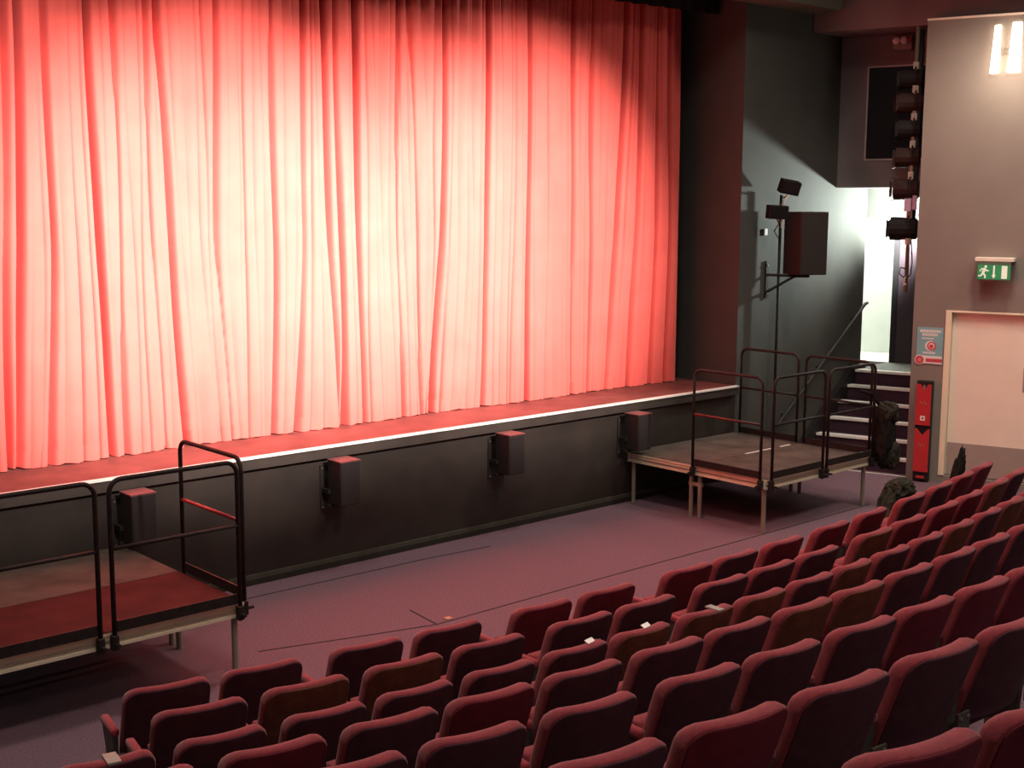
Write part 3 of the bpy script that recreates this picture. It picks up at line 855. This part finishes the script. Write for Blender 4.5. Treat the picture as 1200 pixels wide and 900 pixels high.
for k, (x, z, tl) in enumerate(((0.02, 3.72, 0.35), (-0.22, 3.40, 0.1))):
    h = MB()
    R3 = Matrix.Rotation(tl, 3, 'X') @ Matrix.Rotation(-0.5, 3, 'Z')
    hb = MB().box(-0.13, -0.07, -0.08, 0.13, 0.05, 0.09)
    hb.v = [tuple(R3 @ Vector(v) + Vector((x, -0.10, z))) for v in hb.v]
    ho = hb.build('flood_head', LANT, t, bevel=0.006)
    gb = MB().box(-0.11, -0.074, -0.06, 0.11, -0.071, 0.07)
    gb.v = [tuple(R3 @ Vector(v) + Vector((x, -0.10, z))) for v in gb.v]
    gb.build('lens', GLASSD, ho)
    MB().tube([(x, -0.10, z - 0.08), (x * 0.5, -0.06, z - 0.13), (0, 0, z - 0.13)], 0.012, 6).build('yoke', CHROME, t)
MB().tube([(-0.02, -0.12, 3.62), (-0.12, -0.14, 3.56), (-0.17, -0.14, 3.40), (-0.15, -0.13, 3.28)], 0.008, 6).build('cable', CABLEY, t, smooth=True)
MB().tube([(-0.12, -0.08, 3.28), (-0.18, -0.04, 3.16), (-0.08, -0.03, 3.08), (0.0, -0.02, 3.10)], 0.008, 6).build('cable', CABLE, t, smooth=True)
so = MB().box(-0.03, -0.02, -0.04, 0.03, -0.001, 0.04).build('wall_socket', POSTW, loc=(13.36, 9.998, 3.15))
tag(so, 'small white socket on the dark wall left of the tall loudspeaker', 'socket')

# ------------------------------------------------------------------ lighting boom with lanterns
BX, BY = 14.66, 8.72
t = thing('lighting_boom', 'brass coloured vertical pipe carrying stage lanterns beside the side wall', 'lighting boom', (BX, BY, 2.38))
MB().tube([(0, 0, 0), (0, 0, 3.335)], 0.024, 10).build('pipe', BRASS, t, smooth=True)
MB().tube([(0.05, -0.03, 0.75), (0.06, -0.03, 1.6), (0.05, -0.02, 2.5), (0.05, -0.03, 3.3)], [0.02, 0.045, 0.05, 0.035], 8).build('cable_loom', CABLE, t, smooth=True)
MB().tube([(0, 0, 0.62), (0, 0, 0.70)], 0.04, 10).build('collar', CHROME, t)
MB().tube([(0.02, 0.0, 0.30), (-0.10, 0.03, 0.33), (-0.14, 0.02, 0.25), (-0.06, -0.03, 0.18), (0.05, -0.03, 0.24), (0.09, -0.02, 0.40), (0.06, 0.0, 0.75)], 0.008, 6).build('cable', CABLE, t, smooth=True)
MB().tube([(-0.02, -0.02, 0.12), (-0.08, -0.02, 0.10), (-0.08, -0.02, 0.19), (0.02, -0.02, 0.2)], 0.012, 6).build('clip', CHROME, t)


def lantern(z, side, ang, m, desc, lens, size=1.0):
    o = thing('stage_lantern', desc, 'stage light', (BX, BY, z), ang, 'stage lanterns on the lighting boom')
    x0 = 0.05 * side
    q = MB().tube([(x0 + 0.0, 0.10 * size, 0), (x0, 0.08 * size, 0), (x0, -0.12 * size, 0), (x0, -0.20 * size, 0)], [0.08 * size, 0.12 * size, 0.13 * size, 0.13 * size], 14)
    q.build('body', m, o, smooth=False)
    MB().tube([(x0, -0.201 * size, 0), (x0, -0.205 * size, 0)], 0.105 * size, 14).build('lens', lens, o)
    for a in range(4):
        c, s_ = math.cos(a * H90), math.sin(a * H90)
        ux, uz = c, s_
        tx, tz = -s_, c
        r0, r1 = 0.125 * size, 0.135 * size
        y0, y1 = -0.203 * size, -0.235 * size
        hw = 0.085 * size
        pts = [(x0 + ux * r0 + tx * hw, y0, uz * r0 + tz * hw), (x0 + ux * r0 - tx * hw, y0, uz * r0 - tz * hw),
               (x0 + ux * r1 - tx * hw * 1.2, y1, uz * r1 - tz * hw * 1.2), (x0 + ux * r1 + tx * hw * 1.2, y1, uz * r1 + tz * hw * 1.2)]
        off = Vector((ux, 0, uz)) * 0.004
        v = pts + [tuple(Vector(p_) + off) for p_ in pts]
        MB().add(v, [(0, 1, 2, 3), (7, 6, 5, 4), (0, 1, 5, 4), (1, 2, 6, 5), (2, 3, 7, 6), (3, 0, 4, 7)]).build('barn_door', m, o)
    yk = [(x0 - 0.13 * size, 0, 0), (x0 - 0.13 * size, 0.0, 0.14 * size), (x0 + 0.13 * size, 0.0, 0.14 * size), (x0 + 0.13 * size, 0, 0)]
    MB().tube(yk, 0.011, 6).build('yoke', BLACKM, o)
    MB().box(-0.035, -0.035, 0.12 * size, 0.035, 0.035, 0.21 * size).build('clamp', CHROME, o, bevel=0.005)


for z_, a_, m_, d_, l_, k_ in ((5.08, 205, LANT, 'topmost black lantern on the boom in front of the control window', GLASSD, 0.95),
                          (4.78, 218, LANTR, 'brown second lantern from the top of the boom', GLASSD, 1.0),
                          (4.45, 212, LANT, 'third black lantern from the top of the boom', GLASSD, 0.95),
                          (4.10, 208, LANTR, 'fourth lantern from the top of the boom at the foot of the control window', GLASSD, 1.0),
                          (3.70, 200, LANTR, 'brown lantern on the boom level with the bottom of the overhanging box', GLASSD, 1.05),
                          (3.20, 205, LANT, 'lowest lantern on the boom with a green tinted lens', LENS, 1.15)):
    lantern(z_, -1, math.radians(a_), m_, d_, l_, k_)
t = thing('cable_connector', 'lilac cable connector block on the boom above the lowest lantern', 'connector', (BX + 0.0, BY, 3.42), RW)
MB().box(-0.05, -0.10, 0.0, 0.04, -0.03, 0.16).build('block', LILAC, t, bevel=0.008)
MB().box(0.05, -0.09, 0.02, 0.10, -0.03, 0.20).build('block', LILAC, t, bevel=0.008)
# twin emergency lamps on the overhanging box
p = B0 + W2 * 0.82
t = thing('emergency_light', 'grey emergency light box with two white lamps above the control window', 'emergency light', (p.x, p.y, 5.50), RW)
MB().box(-0.12, -0.09, 0.0, 0.12, -0.001, 0.18).build('box', mat('emergency_grey', (0.28, 0.24, 0.22), 0.5), t, bevel=0.006)
for x in (-0.07, 0.03):
    MB().tube([(x, -0.09, 0.13), (x, -0.13, 0.12), (x, -0.15, 0.115)], [0.03, 0.045, 0.045], 12).build('lamp_head', POSTW, t, smooth=True)
MB().tube([(0.09, -0.09, 0.13), (0.09, -0.11, 0.13)], 0.03, 10).build('indicator', POSTR, t)


# ------------------------------------------------------------------ bags and garments
def lump(name, m, parent, size, seed, amp=0.3, loc=(0, 0, 0), taper=0.0, freq=1.6, lean=(0, 0)):
    """crumpled cloth or bag body: a rounded block with ridged folds"""
    bm = bmesh.new()
    bmesh.ops.create_icosphere(bm, subdivisions=5, radius=1.0)
    off = Vector((seed * 3.7, seed * 1.9, seed * 5.3))
    for v in bm.verts:
        n = v.co.normalized()
        q = Vector([math.copysign(abs(c) ** 0.75, c) for c in n])
        d = mnoise.ridged_multi_fractal(n * freq + off, 0.9, 2.1, 4, 0.9, 2.0) - 1.0
        d += 0.8 * mnoise.noise(n * freq * 0.8 + off)
        q = q * (1 + amp * 0.5 * d)
        tp = 1 - taper * (q.z + 1) / 2
        v.co = Vector((q.x * size[0] * tp + lean[0] * q.z, q.y * size[1] * tp + lean[1] * q.z, q.z * size[2])) + Vector(loc)
    me = bpy.data.meshes.new(name)
    bm.to_mesh(me)
    bm.free()
    me.materials.append(m)
    for p_ in me.polygons:
        p_.use_smooth = True
    o_ = bpy.data.objects.new(name, me)
    COL.objects.link(o_)
    o_.parent = parent
    return o_


t = thing('backpack', 'dark backpack hanging from the right corner of the right platform rails', 'bag', (12.90, 7.86, 0.40))
lump('body', BAGM, t, (0.12, 0.13, 0.36), 3, 0.35, (0, 0, 0.44), 0.1)
lump('front_pocket', BAGG, t, (0.10, 0.09, 0.16), 8, 0.4, (0.05, -0.07, 0.22))
lump('top_flap', BAGG, t, (0.11, 0.12, 0.12), 5, 0.4, (0.02, -0.03, 0.72))
MB().tube([(-0.02, 0.05, 0.78), (-0.10, 0.12, 0.92), (-0.20, 0.22, 0.97)], 0.022, 8).build('strap', BAGM, t, smooth=True)
t = thing('jacket', 'dark crumpled jacket heaped over a front row seat near the red cabinet', 'jacket', (10.70, 6.30, 0.0), math.radians(8))
lump('body', BAGG, t, (0.25, 0.16, 0.37), 12, 0.45, (-0.02, 0.08, 0.46), 0.25, 1.9, (0.12, 0.02))
lump('collar', BAGG, t, (0.20, 0.13, 0.09), 14, 0.5, (0.14, 0.08, 0.78), 0.2)
t = thing('folded_garment', 'black bunched garment sticking up in front of the cream door', 'garment', (11.90, 6.38, 0.0), math.radians(0))
lump('body', BAGM, t, (0.10, 0.09, 0.42), 31, 0.5, (0, 0.02, 0.62), 0.45, 1.5, (0.10, 0.0))
